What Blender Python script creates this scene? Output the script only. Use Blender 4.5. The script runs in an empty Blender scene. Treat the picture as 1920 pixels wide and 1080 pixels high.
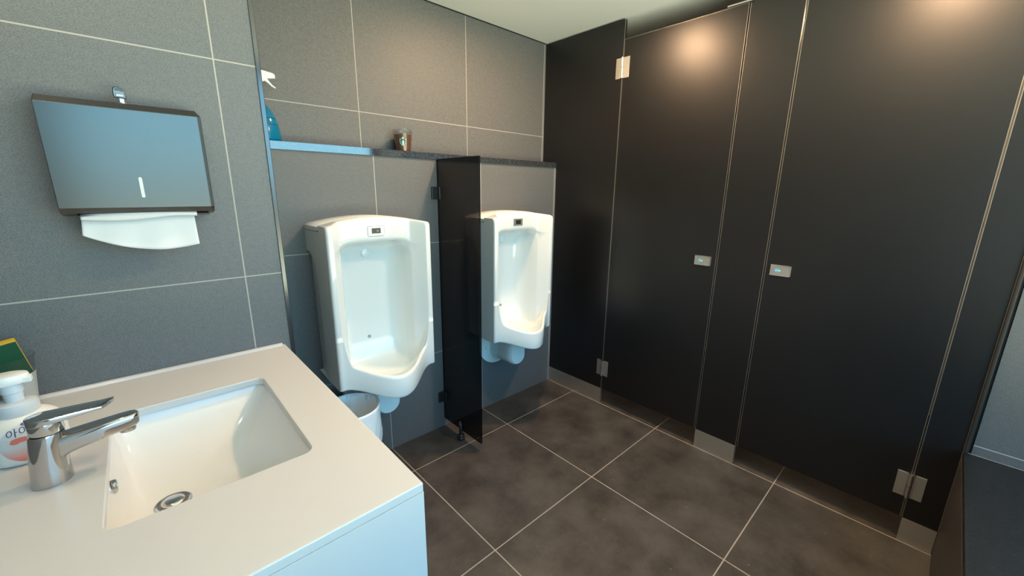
import bpy, bmesh, math, random
from mathutils import Matrix, Vector

random.seed(4)
S = bpy.context.scene
COL = S.collection
PI = math.pi

# ------------------------------------------------------------------ camera
cam_d = bpy.data.cameras.new('camera')
cam = bpy.data.objects.new('camera', cam_d)
COL.objects.link(cam)
R = Vector((0.734877, -0.678119, 0.010520))
U = Vector((0.152525, 0.180365, 0.971702))
F = Vector((0.660827, 0.712477, -0.235976))
cam.matrix_world = Matrix(((R.x, U.x, -F.x, -0.17373),
                           (R.y, U.y, -F.y, -1.78520),
                           (R.z, U.z, -F.z, 1.32565),
                           (0, 0, 0, 1)))
cam_d.sensor_width = 36.0
cam_d.lens = 757.705 * 36.0 / 1920.0
cam_d.clip_start = 0.02
S.camera = cam

# ------------------------------------------------------------------ view + world (daylight)
S.view_settings.view_transform = 'Standard'
S.view_settings.look = 'None'
S.view_settings.gamma = 1.0
S.view_settings.exposure = 0.0
S.view_settings.use_curve_mapping = False
S.cycles.max_bounces = 10
S.cycles.diffuse_bounces = 5
S.cycles.glossy_bounces = 5
S.cycles.transmission_bounces = 8
S.cycles.transparent_max_bounces = 12
S.cycles.caustics_reflective = False
S.cycles.caustics_refractive = False
S.cycles.sample_clamp_indirect = 6.0

SKY = 1.0          # strength of the daylight
LAMP = 1.0         # strength of the ceiling lamps
w = bpy.data.worlds.new('sky')
S.world = w
w.use_nodes = True
nt = w.node_tree
nt.nodes.clear()
o = nt.nodes.new('ShaderNodeOutputWorld')
bg = nt.nodes.new('ShaderNodeBackground')
tc = nt.nodes.new('ShaderNodeTexCoord')
sx = nt.nodes.new('ShaderNodeSeparateXYZ')
mr = nt.nodes.new('ShaderNodeMapRange')
mr.inputs[1].default_value = -1.0
cr = nt.nodes.new('ShaderNodeValToRGB')
nt.links.new(tc.outputs['Generated'], sx.inputs[0])
nt.links.new(sx.outputs[2], mr.inputs[0])
nt.links.new(mr.outputs[0], cr.inputs[0])
nt.links.new(cr.outputs[0], bg.inputs[0])
nt.links.new(bg.outputs[0], o.inputs[0])
E_ = cr.color_ramp.elements
E_[0].position = 0.0
E_[0].color = (1.0, 1.0, 0.80, 1)
E_[1].position = 1.0
E_[1].color = (0.08, 0.18, 0.30, 1)
for p_, c_ in ((0.34, (1.0, 1.0, 0.80, 1)), (0.38, (0.90, 0.91, 0.70, 1)), (0.435, (0.34, 0.345, 0.26, 1)), (0.48, (0.10, 0.115, 0.11, 1)), (0.514, (0.20, 0.39, 0.50, 1)), (0.55, (0.19, 0.42, 0.57, 1)), (0.58, (0.15, 0.39, 0.59, 1)), (0.66, (0.065, 0.19, 0.32, 1))):
    e_ = cr.color_ramp.elements.new(p_)
    e_.color = c_
bg.inputs[1].default_value = 14.0 * SKY

# window opening (where the daylight comes in)
WX0, WX1, WY, WZ0, WZ1 = -0.46, 1.842, -2.56, 0.445, 2.16
pl = bpy.data.lights.new('window_portal', 'AREA')
pl.shape = 'RECTANGLE'
pl.size = WX1 - WX0
pl.size_y = WZ1 - WZ0
pl.cycles.is_portal = True
po = bpy.data.objects.new('window_portal', pl)
COL.objects.link(po)
po.matrix_world = Matrix.Translation(((WX0 + WX1) / 2, WY - 0.10, (WZ0 + WZ1) / 2)) @ Matrix.Rotation(PI / 2, 4, 'X')


# ------------------------------------------------------------------ materials
def principled(name, color=(.8, .8, .8), rough=.5, metal=0.0, spec=.5, **kw):
    m = bpy.data.materials.new(name)
    m.use_nodes = True
    b = m.node_tree.nodes['Principled BSDF']
    b.inputs['Base Color'].default_value = (*color, 1)
    b.inputs['Roughness'].default_value = rough
    b.inputs['Metallic'].default_value = metal
    b.inputs['Specular IOR Level'].default_value = spec
    for k, v in kw.items():
        b.inputs[k].default_value = v
    return m, m.node_tree, b


def N(nt, typ, **kw):
    n = nt.nodes.new(typ)
    for k, v in kw.items():
        setattr(n, k, v)
    return n


def mth(nt, op, a, b=None):
    n = nt.nodes.new('ShaderNodeMath')
    n.operation = op
    for i, v in enumerate((a, b)):
        if v is None:
            continue
        if isinstance(v, (int, float)):
            n.inputs[i].default_value = v
        else:
            nt.links.new(v, n.inputs[i])
    return n.outputs[0]


def mixc(nt, f, a, b):
    n = nt.nodes.new('ShaderNodeMix')
    n.data_type = 'RGBA'
    for s, v in ((n.inputs[0], f), (n.inputs[6], a), (n.inputs[7], b)):
        if isinstance(v, (int, float)):
            s.default_value = v
        elif isinstance(v, tuple):
            s.default_value = (*v, 1)
        else:
            nt.links.new(v, s)
    return n.outputs[2]


def noise(nt, vec, scale, detail=2.0, rough=.5):
    n = nt.nodes.new('ShaderNodeTexNoise')
    n.inputs['Scale'].default_value = scale
    n.inputs['Detail'].default_value = detail
    n.inputs['Roughness'].default_value = rough
    if vec is not None:
        nt.links.new(vec, n.inputs['Vector'])
    return n.outputs['Fac']


def objco(nt, scale=None):
    t = nt.nodes.new('ShaderNodeTexCoord')
    if scale is None:
        return t.outputs['Object']
    mp = nt.nodes.new('ShaderNodeMapping')
    mp.inputs['Scale'].default_value = scale
    nt.links.new(t.outputs['Object'], mp.inputs[0])
    return mp.outputs[0]


def maprange(nt, v, a, b, c=0.0, d=1.0):
    n = nt.nodes.new('ShaderNodeMapRange')
    nt.links.new(v, n.inputs[0])
    for i, x in zip((1, 2, 3, 4), (a, b, c, d)):
        n.inputs[i].default_value = x
    return n.outputs[0]


def bump(nt, b, h, strength=.2, dist=.001):
    n = nt.nodes.new('ShaderNodeBump')
    n.inputs['Strength'].default_value = strength
    n.inputs['Distance'].default_value = dist
    nt.links.new(h, n.inputs['Height'])
    nt.links.new(n.outputs[0], b.inputs['Normal'])


def grout_mask(nt, axes, grout):
    """axes: list of (axis index, offset, pitch). 1 on the joint, 0 on the tile."""
    co = objco(nt)
    sp = nt.nodes.new('ShaderNodeSeparateXYZ')
    nt.links.new(co, sp.inputs[0])
    out = None
    for ax, off, pitch in axes:
        u = mth(nt, 'DIVIDE', mth(nt, 'SUBTRACT', sp.outputs[ax], off), pitch)
        fr = mth(nt, 'FRACT', mth(nt, 'ADD', u, 100.5))
        d = mth(nt, 'MULTIPLY', mth(nt, 'ABSOLUTE', mth(nt, 'SUBTRACT', fr, .5)), pitch)
        k = mth(nt, 'LESS_THAN', d, grout / 2)
        out = k if out is None else mth(nt, 'MAXIMUM', out, k)
    return out


def tile_material(name, axes, c0, c1, grout_c, grout=.0032, rough=.45, stretch=(1, 1, 1), cloud=0.0, spec=.5, speckle=.85):
    m, nt, b = principled(name, rough=rough, spec=spec)
    g = grout_mask(nt, axes, grout)
    fine = noise(nt, objco(nt, stretch), 300, 4, .7)
    med = noise(nt, objco(nt, stretch), 60, 4, .6)
    big = noise(nt, objco(nt), 5.5, 6, .65)
    f = mth(nt, 'ADD', mth(nt, 'MULTIPLY', fine, speckle), mth(nt, 'MULTIPLY', med, 1 - speckle))
    f = maprange(nt, f, .38, .62)
    if cloud:
        bb = maprange(nt, big, .36, .66)
        f = mth(nt, 'ADD', mth(nt, 'MULTIPLY', f, 1 - cloud), mth(nt, 'MULTIPLY', bb, cloud))
    col = mixc(nt, f, c0, c1)
    if cloud:
        dots = maprange(nt, noise(nt, objco(nt), 75, 1.5, .5), .765, .785)
        col = mixc(nt, mth(nt, 'MULTIPLY', dots, .7), col, (.30, .29, .27))
    col = mixc(nt, g, col, grout_c)
    nt.links.new(col, b.inputs['Base Color'])
    r = mth(nt, 'ADD', mth(nt, 'MULTIPLY', g, .4), maprange(nt, fine, .3, .7, rough - .05, rough + .07))
    nt.links.new(r, b.inputs['Roughness'])
    h = mth(nt, 'SUBTRACT', mth(nt, 'MULTIPLY', fine, .35), mth(nt, 'MULTIPLY', g, 1.0))
    bump(nt, b, h, .30, .0007)
    return m


GX, GZ, GY = 0.6405, 0.4600, -0.2318
GROUT = (0.42, 0.40, 0.36)
M = {}
M['wall_tile'] = tile_material('slate_wall_tile', [(0, GX, .6), (2, GZ, .6)], (.076, .078, .079), (.153, .156, .155), GROUT, .0034, .52, (1, 1, 1.4))
M['wall_tile_left'] = tile_material('slate_left_tile', [(0, 0.0483, .6), (2, GZ, .6)], (.088, .092, .095), (.176, .182, .184), GROUT, .0034, .52, (1, 1, 1.4))
M['jamb_tile'] = tile_material('slate_jamb_tile', [(1, -2.42, .6), (2, GZ + .02, .6)], (.07, .072, .072), (.135, .138, .136), GROUT, .003, .42, (1, 1, 2.2))
M['low_tile'] = tile_material('brown_low_tile', [(0, 1.62, .6)], (.040, .034, .030), (.060, .052, .046), (.16, .14, .12), .003, .5)
M['floor_tile'] = tile_material('floor_tile', [(0, 0.6386, .6028), (1, GY, .6)], (.024, .021, .0195), (.100, .090, .083), (.36, .33, .29), .0042, .40, (1, 1, 1), .62)
M['ceiling'], _, _ = principled('ceiling_paint', (.86, .86, .80), .85)
M['paint'], _, _ = principled('stall_paint', (.62, .60, .55), .8)
M['plain_dark'], _, _ = principled('dark_gap', (.012, .012, .012), .6)

m, nt, b = principled('black_laminate', (.005, .005, .0055), .35, 0, .62)
bump(nt, b, noise(nt, objco(nt), 260, 3), .22, .0006)
M['laminate'] = m
M['edge'], _, _ = principled('aluminium_edging', (.46, .43, .38), .35, .9)
m, nt, b = principled('brushed_steel', (.66, .63, .58), .46, 1.0)
bump(nt, b, noise(nt, objco(nt, (1, 1, 40)), 40, 2), .06, .0005)
M['steel'] = m
M['bright_steel'], _, _ = principled('polished_steel', (.72, .69, .66), .18, 1.0)
M['trim_metal'], _, _ = principled('corner_trim_metal', (.035, .037, .04), .14, 0.0, 1.0)
M['chrome'], _, _ = principled('chrome', (.56, .555, .56), .07, 1.0)
M['black_metal'], _, _ = principled('black_metal', (.014, .014, .015), .32, 0, .6)
M['pillar_trim'], _, _ = principled('dark_brown_trim', (.022, .018, .015), .6, 0, .3)
M['black_plastic'], _, _ = principled('black_plastic', (.012, .012, .013), .3)
M['dispenser'], _, _ = principled('gunmetal_coating', (.100, .097, .091), .22, .80, .5)
M['porcelain'], _, _ = principled('white_porcelain', (.74, .765, .74), .07, 0, .5, **{'Coat Weight': .6, 'Coat Roughness': .03})
M['basin'], _, _ = principled('basin_ceramic', (.70, .705, .70), .10, 0, .5, **{'Coat Weight': .4, 'Coat Roughness': .03})
m, nt, b = principled('white_solid_surface', (.80, .78, .745), .30)
nt.links.new(mixc(nt, noise(nt, objco(nt), 9, 3), (.605, .60, .595), (.625, .62, .615)), b.inputs['Base Color'])
M['counter'] = m
M['paper'], nt, b = principled('paper_towel', (.70, .71, .71), .9)
bump(nt, b, noise(nt, objco(nt), 700, 2), .4, .0006)
M['sensor_grey'], _, _ = principled('sensor_grey', (.16, .165, .16), .3)
M['sensor_dark'], _, _ = principled('sensor_window', (.022, .024, .02), .08)
M['seam'], _, _ = principled('seam_grey', (.22, .23, .23), .5)
M['white_plastic'], _, _ = principled('white_plastic', (.80, .81, .79), .35)
M['grey_plastic'], _, _ = principled('pale_grey_plastic', (.62, .66, .70), .4)
M['cyan'], _, _ = principled('cyan_indicator', (.10, .50, .70), .3)
M['cyan_light'], _, _ = principled('pale_cyan_indicator', (.50, .75, .78), .3)
M['bag'], nt, b = principled('bin_liner', (.82, .86, .87), .30, 0, .5)
bump(nt, b, noise(nt, objco(nt, (1, 1, .25)), 45, 4, .65), .8, .006)
M['bin'], _, _ = principled('bin_plastic', (.50, .66, .74), .4)
M['foam'], nt, b = principled('yellow_sponge', (.80, .50, .04), .95)
bump(nt, b, noise(nt, objco(nt), 500, 3), .8, .002)
M['scourer'], nt, b = principled('green_scourer', (.008, .085, .042), .95)
bump(nt, b, noise(nt, objco(nt), 600, 4), 1.0, .002)
M['key_label'], _, _ = principled('key_label', (.50, .58, .66), .35)
M['key_frame'], _, _ = principled('key_print', (.05, .09, .14), .4)
M['key_head'], _, _ = principled('key_head_black', (.012, .016, .024), .3)
M['key_rim'], _, _ = principled('key_rim', (.22, .28, .32), .35)

# polished granite shelf
m, nt, b = principled('speckled_granite', rough=.07, spec=1.0, **{'Coat Weight': .9, 'Coat Roughness': .05})
s1 = maprange(nt, noise(nt, objco(nt), 380, 2, .7), .56, .66)
s2 = maprange(nt, noise(nt, objco(nt), 220, 2, .6), .60, .66)
c = mixc(nt, s1, (.016, .016, .017), (.15, .14, .13))
c = mixc(nt, s2, c, (.035, .03, .028))
nt.links.new(c, b.inputs['Base Color'])
M['granite'] = m
m, nt, b = principled('dark_sill_stone', rough=.42, spec=.4)
nt.links.new(mixc(nt, maprange(nt, noise(nt, objco(nt), 60, 6, .7), .3, .7), (.004, .005, .006), (.014, .016, .018)), b.inputs['Base Color'])
bump(nt, b, noise(nt, objco(nt), 120, 5, .7), .5, .002)
M['sill'] = m


def glass_sheet(name, tint, refl_rough=.03, base=.04):
    """thin sheet: tinted transparency plus a fresnel reflection"""
    m = bpy.data.materials.new(name)
    m.use_nodes = True
    nt = m.node_tree
    nt.nodes.clear()
    out = nt.nodes.new('ShaderNodeOutputMaterial')
    tr = nt.nodes.new('ShaderNodeBsdfTransparent')
    tr.inputs[0].default_value = (*tint, 1)
    gl = nt.nodes.new('ShaderNodeBsdfGlossy')
    gl.inputs['Roughness'].default_value = refl_rough
    lw = nt.nodes.new('ShaderNodeLayerWeight')
    fr = nt.nodes.new('ShaderNodeMath')
    fr.operation = 'MULTIPLY_ADD'
    pw = nt.nodes.new('ShaderNodeMath')
    pw.operation = 'POWER'
    nt.links.new(lw.outputs['Facing'], pw.inputs[0])
    pw.inputs[1].default_value = 4.5
    nt.links.new(pw.outputs[0], fr.inputs[0])
    fr.inputs[1].default_value = .75
    fr.inputs[2].default_value = base
    mx = nt.nodes.new('ShaderNodeMixShader')
    nt.links.new(fr.outputs[0], mx.inputs[0])
    nt.links.new(tr.outputs[0], mx.inputs[1])
    nt.links.new(gl.outputs[0], mx.inputs[2])
    nt.links.new(mx.outputs[0], out.inputs[0])
    return m


M['pane'] = glass_sheet('window_glass', (.94, .97, .96))
M['smoked'] = glass_sheet('smoked_screen', (.25, .245, .25), .22)
M['clear_plastic'] = glass_sheet('clear_plastic', (.90, .92, .92), .06)
M['cup_plastic'] = glass_sheet('glossy_cup_plastic', (.86, .88, .87), .05, .09)
M['cup_brown'], _, _ = principled('brown_drink', (.17, .07, .042), .10, 0, .5)
M['blue_plastic'], _, _ = principled('blue_bottle', (.004, .20, .38), .10, 0, .5, **{'Transmission Weight': .25, 'IOR': 1.4})
M['blue_band'], _, _ = principled('blue_bottle_ring', (.002, .05, .12), .15)


def emission(name, color, strength):
    m = bpy.data.materials.new(name)
    m.use_nodes = True
    nt = m.node_tree
    nt.nodes.clear()
    out = nt.nodes.new('ShaderNodeOutputMaterial')
    e = nt.nodes.new('ShaderNodeEmission')
    e.inputs[0].default_value = (*color, 1)
    e.inputs[1].default_value = strength
    nt.links.new(e.outputs[0], out.inputs[0])
    return m


# ------------------------------------------------------------------ mesh helpers
def box(bm, x0, x1, y0, y1, z0, z1):
    v = [bm.verts.new(p) for p in ((x0, y0, z0), (x1, y0, z0), (x1, y1, z0), (x0, y1, z0), (x0, y0, z1), (x1, y0, z1), (x1, y1, z1), (x0, y1, z1))]
    for f in ((0, 3, 2, 1), (4, 5, 6, 7), (0, 1, 5, 4), (1, 2, 6, 5), (2, 3, 7, 6), (3, 0, 4, 7)):
        bm.faces.new([v[i] for i in f])
    return bm


def B(*a):
    bm = bmesh.new()
    box(bm, *a)
    return bm


def loft(bm, rings, cap0=True, cap1=True, closed=True):
    vs = [[bm.verts.new(p) for p in r] for r in rings]
    n = len(rings[0])
    for a, c in zip(vs[:-1], vs[1:]):
        for i in range(n if closed else n - 1):
            j = (i + 1) % n
            bm.faces.new((a[i], a[j], c[j], c[i]))
    if cap0:
        bm.faces.new(list(reversed(vs[0])))
    if cap1:
        bm.faces.new(vs[-1])
    return vs


def circ(cx, cy, z, rx, ry=None, n=32, a0=0.0):
    ry = rx if ry is None else ry
    return [(cx + rx * math.cos(a0 + 2 * PI * i / n), cy + ry * math.sin(a0 + 2 * PI * i / n), z) for i in range(n)]


def lathe(bm, prof, cx, cy, n=32, sx=1.0, sy=1.0, cap0=True, cap1=True):
    loft(bm, [circ(cx, cy, z, max(r, 1e-4) * sx, max(r, 1e-4) * sy, n) for r, z in prof], cap0, cap1)
    return bm


def rrect(x0, x1, y0, y1, r, z, n=6):
    pts = []
    for cx, cy, a in ((x1 - r, y1 - r, 0), (x0 + r, y1 - r, PI / 2), (x0 + r, y0 + r, PI), (x1 - r, y0 + r, 1.5 * PI)):
        for i in range(n + 1):
            t = a + PI / 2 * i / n
            pts.append((cx + r * math.cos(t), cy + r * math.sin(t), z))
    return pts


def prism(bm, pts, d):
    """pts: closed polygon of 3D points, extruded by vector d"""
    d = Vector(d)
    loft(bm, [[tuple(Vector(p)) for p in pts], [tuple(Vector(p) + d) for p in pts]])
    return bm


def tube(bm, path, r, n=14):
    path = [Vector(p) for p in path]
    rr = r if isinstance(r, (list, tuple)) else [r] * len(path)
    rings = []
    prev = None
    for i, p in enumerate(path):
        t = (path[min(i + 1, len(path) - 1)] - path[max(i - 1, 0)]).normalized()
        up = Vector((0, 0, 1)) if abs(t.z) < .9 else Vector((1, 0, 0))
        if prev is not None:
            up = prev
        a = t.cross(up).normalized()
        up2 = a.cross(t).normalized()
        prev = up2
        rings.append([tuple(p + rr[i] * (math.cos(2 * PI * k / n) * a + math.sin(2 * PI * k / n) * up2)) for k in range(n)])
    loft(bm, rings)
    return bm


def mesh_obj(name, bm, mat, parent=None, smooth=False, bevel=0.0, seg=2, shade_angle=None):
    if parent is not None:
        bm.transform(Matrix.Translation(-parent['_org'] if False else -Vector(ORG[parent.name])))
    bmesh.ops.recalc_face_normals(bm, faces=bm.faces[:])
    if smooth:
        for f in bm.faces:
            f.smooth = True
        for e in bm.edges:
            if len(e.link_faces) == 2:
                e.smooth = e.calc_face_angle(0) < math.radians(shade_angle or 40)
    me = bpy.data.meshes.new(name)
    bm.to_mesh(me)
    bm.free()
    ob = bpy.data.objects.new(name, me)
    COL.objects.link(ob)
    if mat:
        me.materials.append(mat)
    if bevel:
        bv = ob.modifiers.new('bevel', 'BEVEL')
        bv.width = bevel
        bv.segments = seg
        bv.limit_method = 'ANGLE'
        bv.angle_limit = math.radians(50)
    if parent is not None:
        ob.parent = parent
        ORG[ob.name] = ORG[parent.name]
    return ob


ORG = {}


def thing(name, label, cat, loc=(0, 0, 0), group=None):
    ob = bpy.data.objects.new(name, None)
    ob.empty_display_size = .05
    COL.objects.link(ob)
    ob.location = loc
    ORG[ob.name] = tuple(loc)
    ob['label'] = label
    ob['category'] = cat
    if group:
        ob['group'] = group
    return ob


def tag(ob, label, cat, group=None):
    ob['label'] = label
    ob['category'] = cat
    if group:
        ob['group'] = group
    return ob


def struct(name, bm, mat, label=None, cat=None, **kw):
    ob = mesh_obj(name, bm, mat, **kw)
    ob['kind'] = 'structure'
    if label:
        ob['label'] = label
        ob['category'] = cat
    return ob


def copy_tree(root, loc, label):
    r = root.copy()
    COL.objects.link(r)
    r.location = loc
    r['label'] = label
    ORG[r.name] = tuple(loc)

    def rec(src, dst):
        for ch in list(src.children):
            c = ch.copy()
            COL.objects.link(c)
            c.parent = dst
            rec(ch, c)
    rec(root, r)
    return r


# ------------------------------------------------------------------ room shell
XP = 1.850      # front of the stall fronts
ZC = 2.200      # ceiling
YL = -0.350     # left tiled wall
YU = 0.1157     # upper far wall
YN = -1.953     # low wall under the window
XE = 3.25       # back of the stalls

struct('floor', B(-.75, XE + .1, -2.7, .35, -.10, 0), M['floor_tile'], 'dark brown stone-look floor tiles with pale grout', 'floor')
struct('ceiling', B(-.75, XE + .1, -2.7, .35, ZC, ZC + .1), M['ceiling'], 'plain off-white painted ceiling', 'ceiling')
struct('wall_far', B(.10, XE, 0, .35, 0, 1.466), M['wall_tile'], 'lower grey tiled wall that carries the urinals', 'wall')
struct('wall_far_upper', B(.10, XE, YU, .35, 1.466, ZC), M['wall_tile'], 'set-back grey tiled wall above the stone shelf', 'wall')
struct('wall_left', B(-.75, .147, YL, .35, 0, ZC), M['wall_tile_left'], 'grey tiled wall behind the washbasin counter', 'wall')
struct('wall_outer', B(-.75, -.52, -2.7, YL, 0, ZC), M['wall_tile_left'], 'grey tiled side wall at the end of the counter', 'wall')
struct('wall_near', B(-.52, XP + .2, -2.7, YN, 0, .425), M['low_tile'], 'low brown tiled wall under the window sill', 'wall')
bm = bmesh.new()
box(bm, -.52, WX0, -2.7, WY, .445, ZC)
box(bm, WX0, XP, -2.7, WY, WZ1, ZC)
box(bm, WX1, XP, -2.7, WY, .445, WZ1)
struct('wall_near_upper', bm, M['wall_tile'], 'tiled wall around the window', 'wall')
struct('wall_right', B(XP, XP + .2, -2.7, -1.9715, .425, ZC), M['jamb_tile'], 'grey tiled side of the window recess', 'wall')
struct('wall_right_stall', B(XP + .03, XE, -2.15, YN, 0, ZC), M['paint'])
struct('wall_rear_stall', B(XE, XE + .1, -2.7, .35, 0, ZC), M['paint'])

# corner profile of the left wall, seams and shadow gaps
struct('trim_1', B(.147, .160, YL - .003, YL + .012, 0, ZC), M['trim_metal'], 'dark glossy metal corner profile on the edge of the left tiled wall', 'corner trim', bevel=.0015)
struct('trim_2', B(.16, XP, YU - .006, YU + .002, ZC - .0035, ZC), M['plain_dark'])
struct('trim_3', B(XP - .0045, XP - .0005, YU - .004, YU, 1.4957, ZC - .008), M['seam'])
struct('trim_4', B(XP - .0055, XP - .0005, -.0035, .001, 0, 1.460), M['seam'])
struct('trim_5', B(XP - .012, XP + .02, -1.9635, -1.9535, .445, ZC), M['pillar_trim'], bevel=.003)
struct('trim_6', B(XP + .006, XP + .03, -1.9720, -1.9630, .445, ZC), M['plain_dark'])
struct('trim_7', B(XP - .002, XP, -2.56, -1.955, .445, .4465), M['seam'])

sh = mesh_obj('stone_shelf', B(.160, XP + .0005, -.007, YU, 1.466, 1.4955), M['granite'], bevel=.0003, seg=1)
tag(sh, 'long speckled granite shelf running above both urinals', 'shelf')
si = mesh_obj('window_sill', B(-.52, XP, WY, YN - .0008, .425, .445), M['sill'], bevel=.002)
tag(si, 'deep dark stone window sill at the right edge', 'window sill')

# window (behind the camera, lights the room)
win = thing('window_1', 'large fixed window over the stone sill', 'window', ((WX0 + WX1) / 2, WY, WZ0))
win['kind'] = 'structure'
bm = bmesh.new()
FW = .045
box(bm, WX0, WX1, WY - .07, WY - .01, WZ0, WZ0 + FW)
box(bm, WX0, WX1, WY - .07, WY - .01, WZ1 - FW, WZ1)
box(bm, WX0, WX0 + FW, WY - .07, WY - .01, WZ0 + FW, WZ1 - FW)
box(bm, WX1 - FW, WX1, WY - .07, WY - .01, WZ0 + FW, WZ1 - FW)
mesh_obj('window_frame', bm, M['black_metal'], win, bevel=.002)
mesh_obj('window_pane', B(WX0 + FW - .005, WX1 - FW + .005, WY - .044, WY - .038, WZ0 + FW - .005, WZ1 - FW + .005), M['pane'], win)

# ------------------------------------------------------------------ ceiling lamps
LM = emission('lamp_diffuser', (1.0, .63, .36), 1000.0 * LAMP)
LB = emission('basin_lamp_diffuser', (1.0, .84, .68), 120.0 * LAMP)
LS = emission('stall_lamp_diffuser', (1.0, .70, .44), 330.0 * LAMP)


def downlight(x, y, label, mat, r=.045):
    t = thing('ceiling_light', label, 'ceiling light', (x, y, ZC), 'round recessed ceiling lamps')
    bm = bmesh.new()
    n = 32
    loft(bm, [circ(x, y, ZC - .0005, r + .016, n=n), circ(x, y, ZC - .006, r + .014, n=n), circ(x, y, ZC - .006, r + .001, n=n), circ(x, y, ZC - .0005, r + .001, n=n)], False, False)
    mesh_obj('trim_ring', bm, M['white_plastic'], t, smooth=True)
    bm = bmesh.new()
    loft(bm, [circ(x, y, ZC - .0035, r, n=n), circ(x, y, ZC - .0008, r, n=n)])
    mesh_obj('diffuser', bm, mat, t)
    return t


downlight(1.25, -.56, 'round ceiling lamp in front of the stall door nearest the urinals', LM)
downlight(1.25, -1.63, 'round ceiling lamp in front of the stall door nearest the window', LM)
downlight(-.35, -.62, 'round ceiling lamp above the washbasin', LB)
downlight(2.55, -.65, 'round ceiling lamp inside the stall nearest the urinals', LS)
downlight(2.55, -1.55, 'round ceiling lamp inside the stall nearest the window', LS)

# ------------------------------------------------------------------ toilet stalls
TH = .018
EW = .0016


def edge_strip(y, z0, z1, parent):
    mesh_obj('edge_strip', B(XP - .0006, XP + .003, y - EW / 2, y + EW / 2, z0, z1), M['edge'], parent)


def front_panel(y0, y1, z1, label):
    """y0 > y1"""
    t = thing('partition_panel', label, 'partition', (XP + TH / 2, (y0 + y1) / 2, 0), 'fixed black partition panels of the stalls')
    bm = bmesh.new()
    ya, yb = y1 + EW / 2 - .0004, y0 - EW / 2 + .0004
    if y0 > -.1:      # first panel: cut around the shelf, runs back to the upper wall
        prism(bm, [(XP, ya, .101), (XP, yb, .101), (XP, yb, 1.4975), (XP, YU - .003, 1.4975), (XP, YU - .003, z1), (XP, ya, z1)], (TH, 0, 0))
    else:
        box(bm, XP, XP + TH, ya, yb, .101, z1)
    mesh_obj('panel', bm, M['laminate'], t)
    mesh_obj('kick_plate', B(XP - .0015, XP + TH, y1 + .001, y0 - .001, 0.0005, .101), M['steel'], t)
    edge_strip(y1, .101, z1, t)
    if y0 < -.1:
        edge_strip(y0, .101, z1, t)
    return t


P1 = (-.0045, -.4455)
P2 = (-1.0495, -1.2475)
P3 = (-1.8545, -1.9525)
front_panel(*P1, 2.192, 'black partition panel with steel kick plate next to the far urinal')
front_panel(*P2, ZC - .001, 'narrow black partition panel with steel kick plate between the two stall doors')
front_panel(*P3, ZC - .001, 'narrow black partition panel with steel kick plate beside the window sill')
dv = mesh_obj('partition_panel', B(XP + TH + .001, XE - .001, -1.157, -1.139, .10, 2.10), M['laminate'])
tag(dv, 'black dividing panel between the two toilet stalls', 'partition')


def hinge(y, z, parent):
    h = mesh_obj('hinge', B(XP - .0035, XP - .0002, y - .040, y - .011, z - .050, z + .050), M['steel'], parent, bevel=.0006)
    mesh_obj('hinge_leaf', B(XP - .0035, XP - .0002, y + .011, y + .040, z - .050, z + .050), M['steel'], h, bevel=.0006)
    bm = bmesh.new()
    loft(bm, [circ(XP - .007, y, z - .050, .0075, n=16), circ(XP - .007, y, z - .001, .0075, n=16)])
    loft(bm, [circ(XP - .007, y, z + .001, .0075, n=16), circ(XP - .007, y, z + .050, .0075, n=16)])
    box(bm, XP - .003, XP - .0004, y - .012, y + .012, z - .05, z + .05)
    mesh_obj('hinge_barrel', bm, M['bright_steel'], h, smooth=True)


def stall_door(y0, y1, hinge_y, lock_y, label):
    t = thing('stall_door', label, 'door', (XP + TH / 2, (y0 + y1) / 2, .101), 'black toilet stall doors')
    mesh_obj('door_panel', B(XP, XP + TH, y1 + EW / 2, y0 - EW / 2, .104, 2.094), M['laminate'], t)
    edge_strip(y1, .104, 2.094, t)
    edge_strip(y0, .104, 2.094, t)
    mesh_obj('top_edge_strip', B(XP - .0006, XP + TH, y1, y0, 2.094, 2.0956), M['edge'], t)
    for z in (.243, 1.959):
        hinge(hinge_y, z, t)
    L = mesh_obj('lock_plate', B(XP - .006, XP - .0002, lock_y - .0385, lock_y + .0385, .9745, 1.0215), M['steel'], t, bevel=.001)
    bm = bmesh.new()
    for (a0, a1, c0, c1) in ((lock_y - .0385, lock_y + .0385, 1.0190, 1.0215), (lock_y - .0385, lock_y + .0385, .9745, .9770), (lock_y - .0385, lock_y - .0345, .9745, 1.0215)):
        box(bm, XP - .0075, XP - .0058, a0, a1, c0, c1)
    mesh_obj('lock_rim', bm, M['bright_steel'], L)
    bm = bmesh.new()
    loft(bm, [[(x, y, z) for (y, z, _) in circ(lock_y + .013, .998, 0, .0075, n=20)] for x in (XP - .0058, XP - .0068)])
    mesh_obj('lock_indicator', bm, M['cyan'], L)
    bm = bmesh.new()
    loft(bm, [[(x, y, z) for (y, z, _) in circ(lock_y + .0025, .9972, 0, .0035, n=14)] for x in (XP - .0058, XP - .0068)])
    mesh_obj('lock_dot', bm, M['cyan_light'], L)
    return t


d1 = stall_door(-.4500, -1.0415, -.4478, -.981, 'black stall door nearest the urinals, a steel hook bar over its top corner')
d2 = stall_door(-1.2555, -1.8480, -1.8512, -1.313, 'black stall door nearest the window sill, hinged on the right')
bm = bmesh.new()
box(bm, XP - .010, XP + .004, -1.060, -.957, 2.0958, 2.104)
mesh_obj('hook_bar', bm, M['bright_steel'], d1, bevel=.002)

# ------------------------------------------------------------------ urinals
def smooth01(a, b, x):
    t = max(0, min(1, (x - a) / (b - a)))
    return t * t * (3 - 2 * t)


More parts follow.
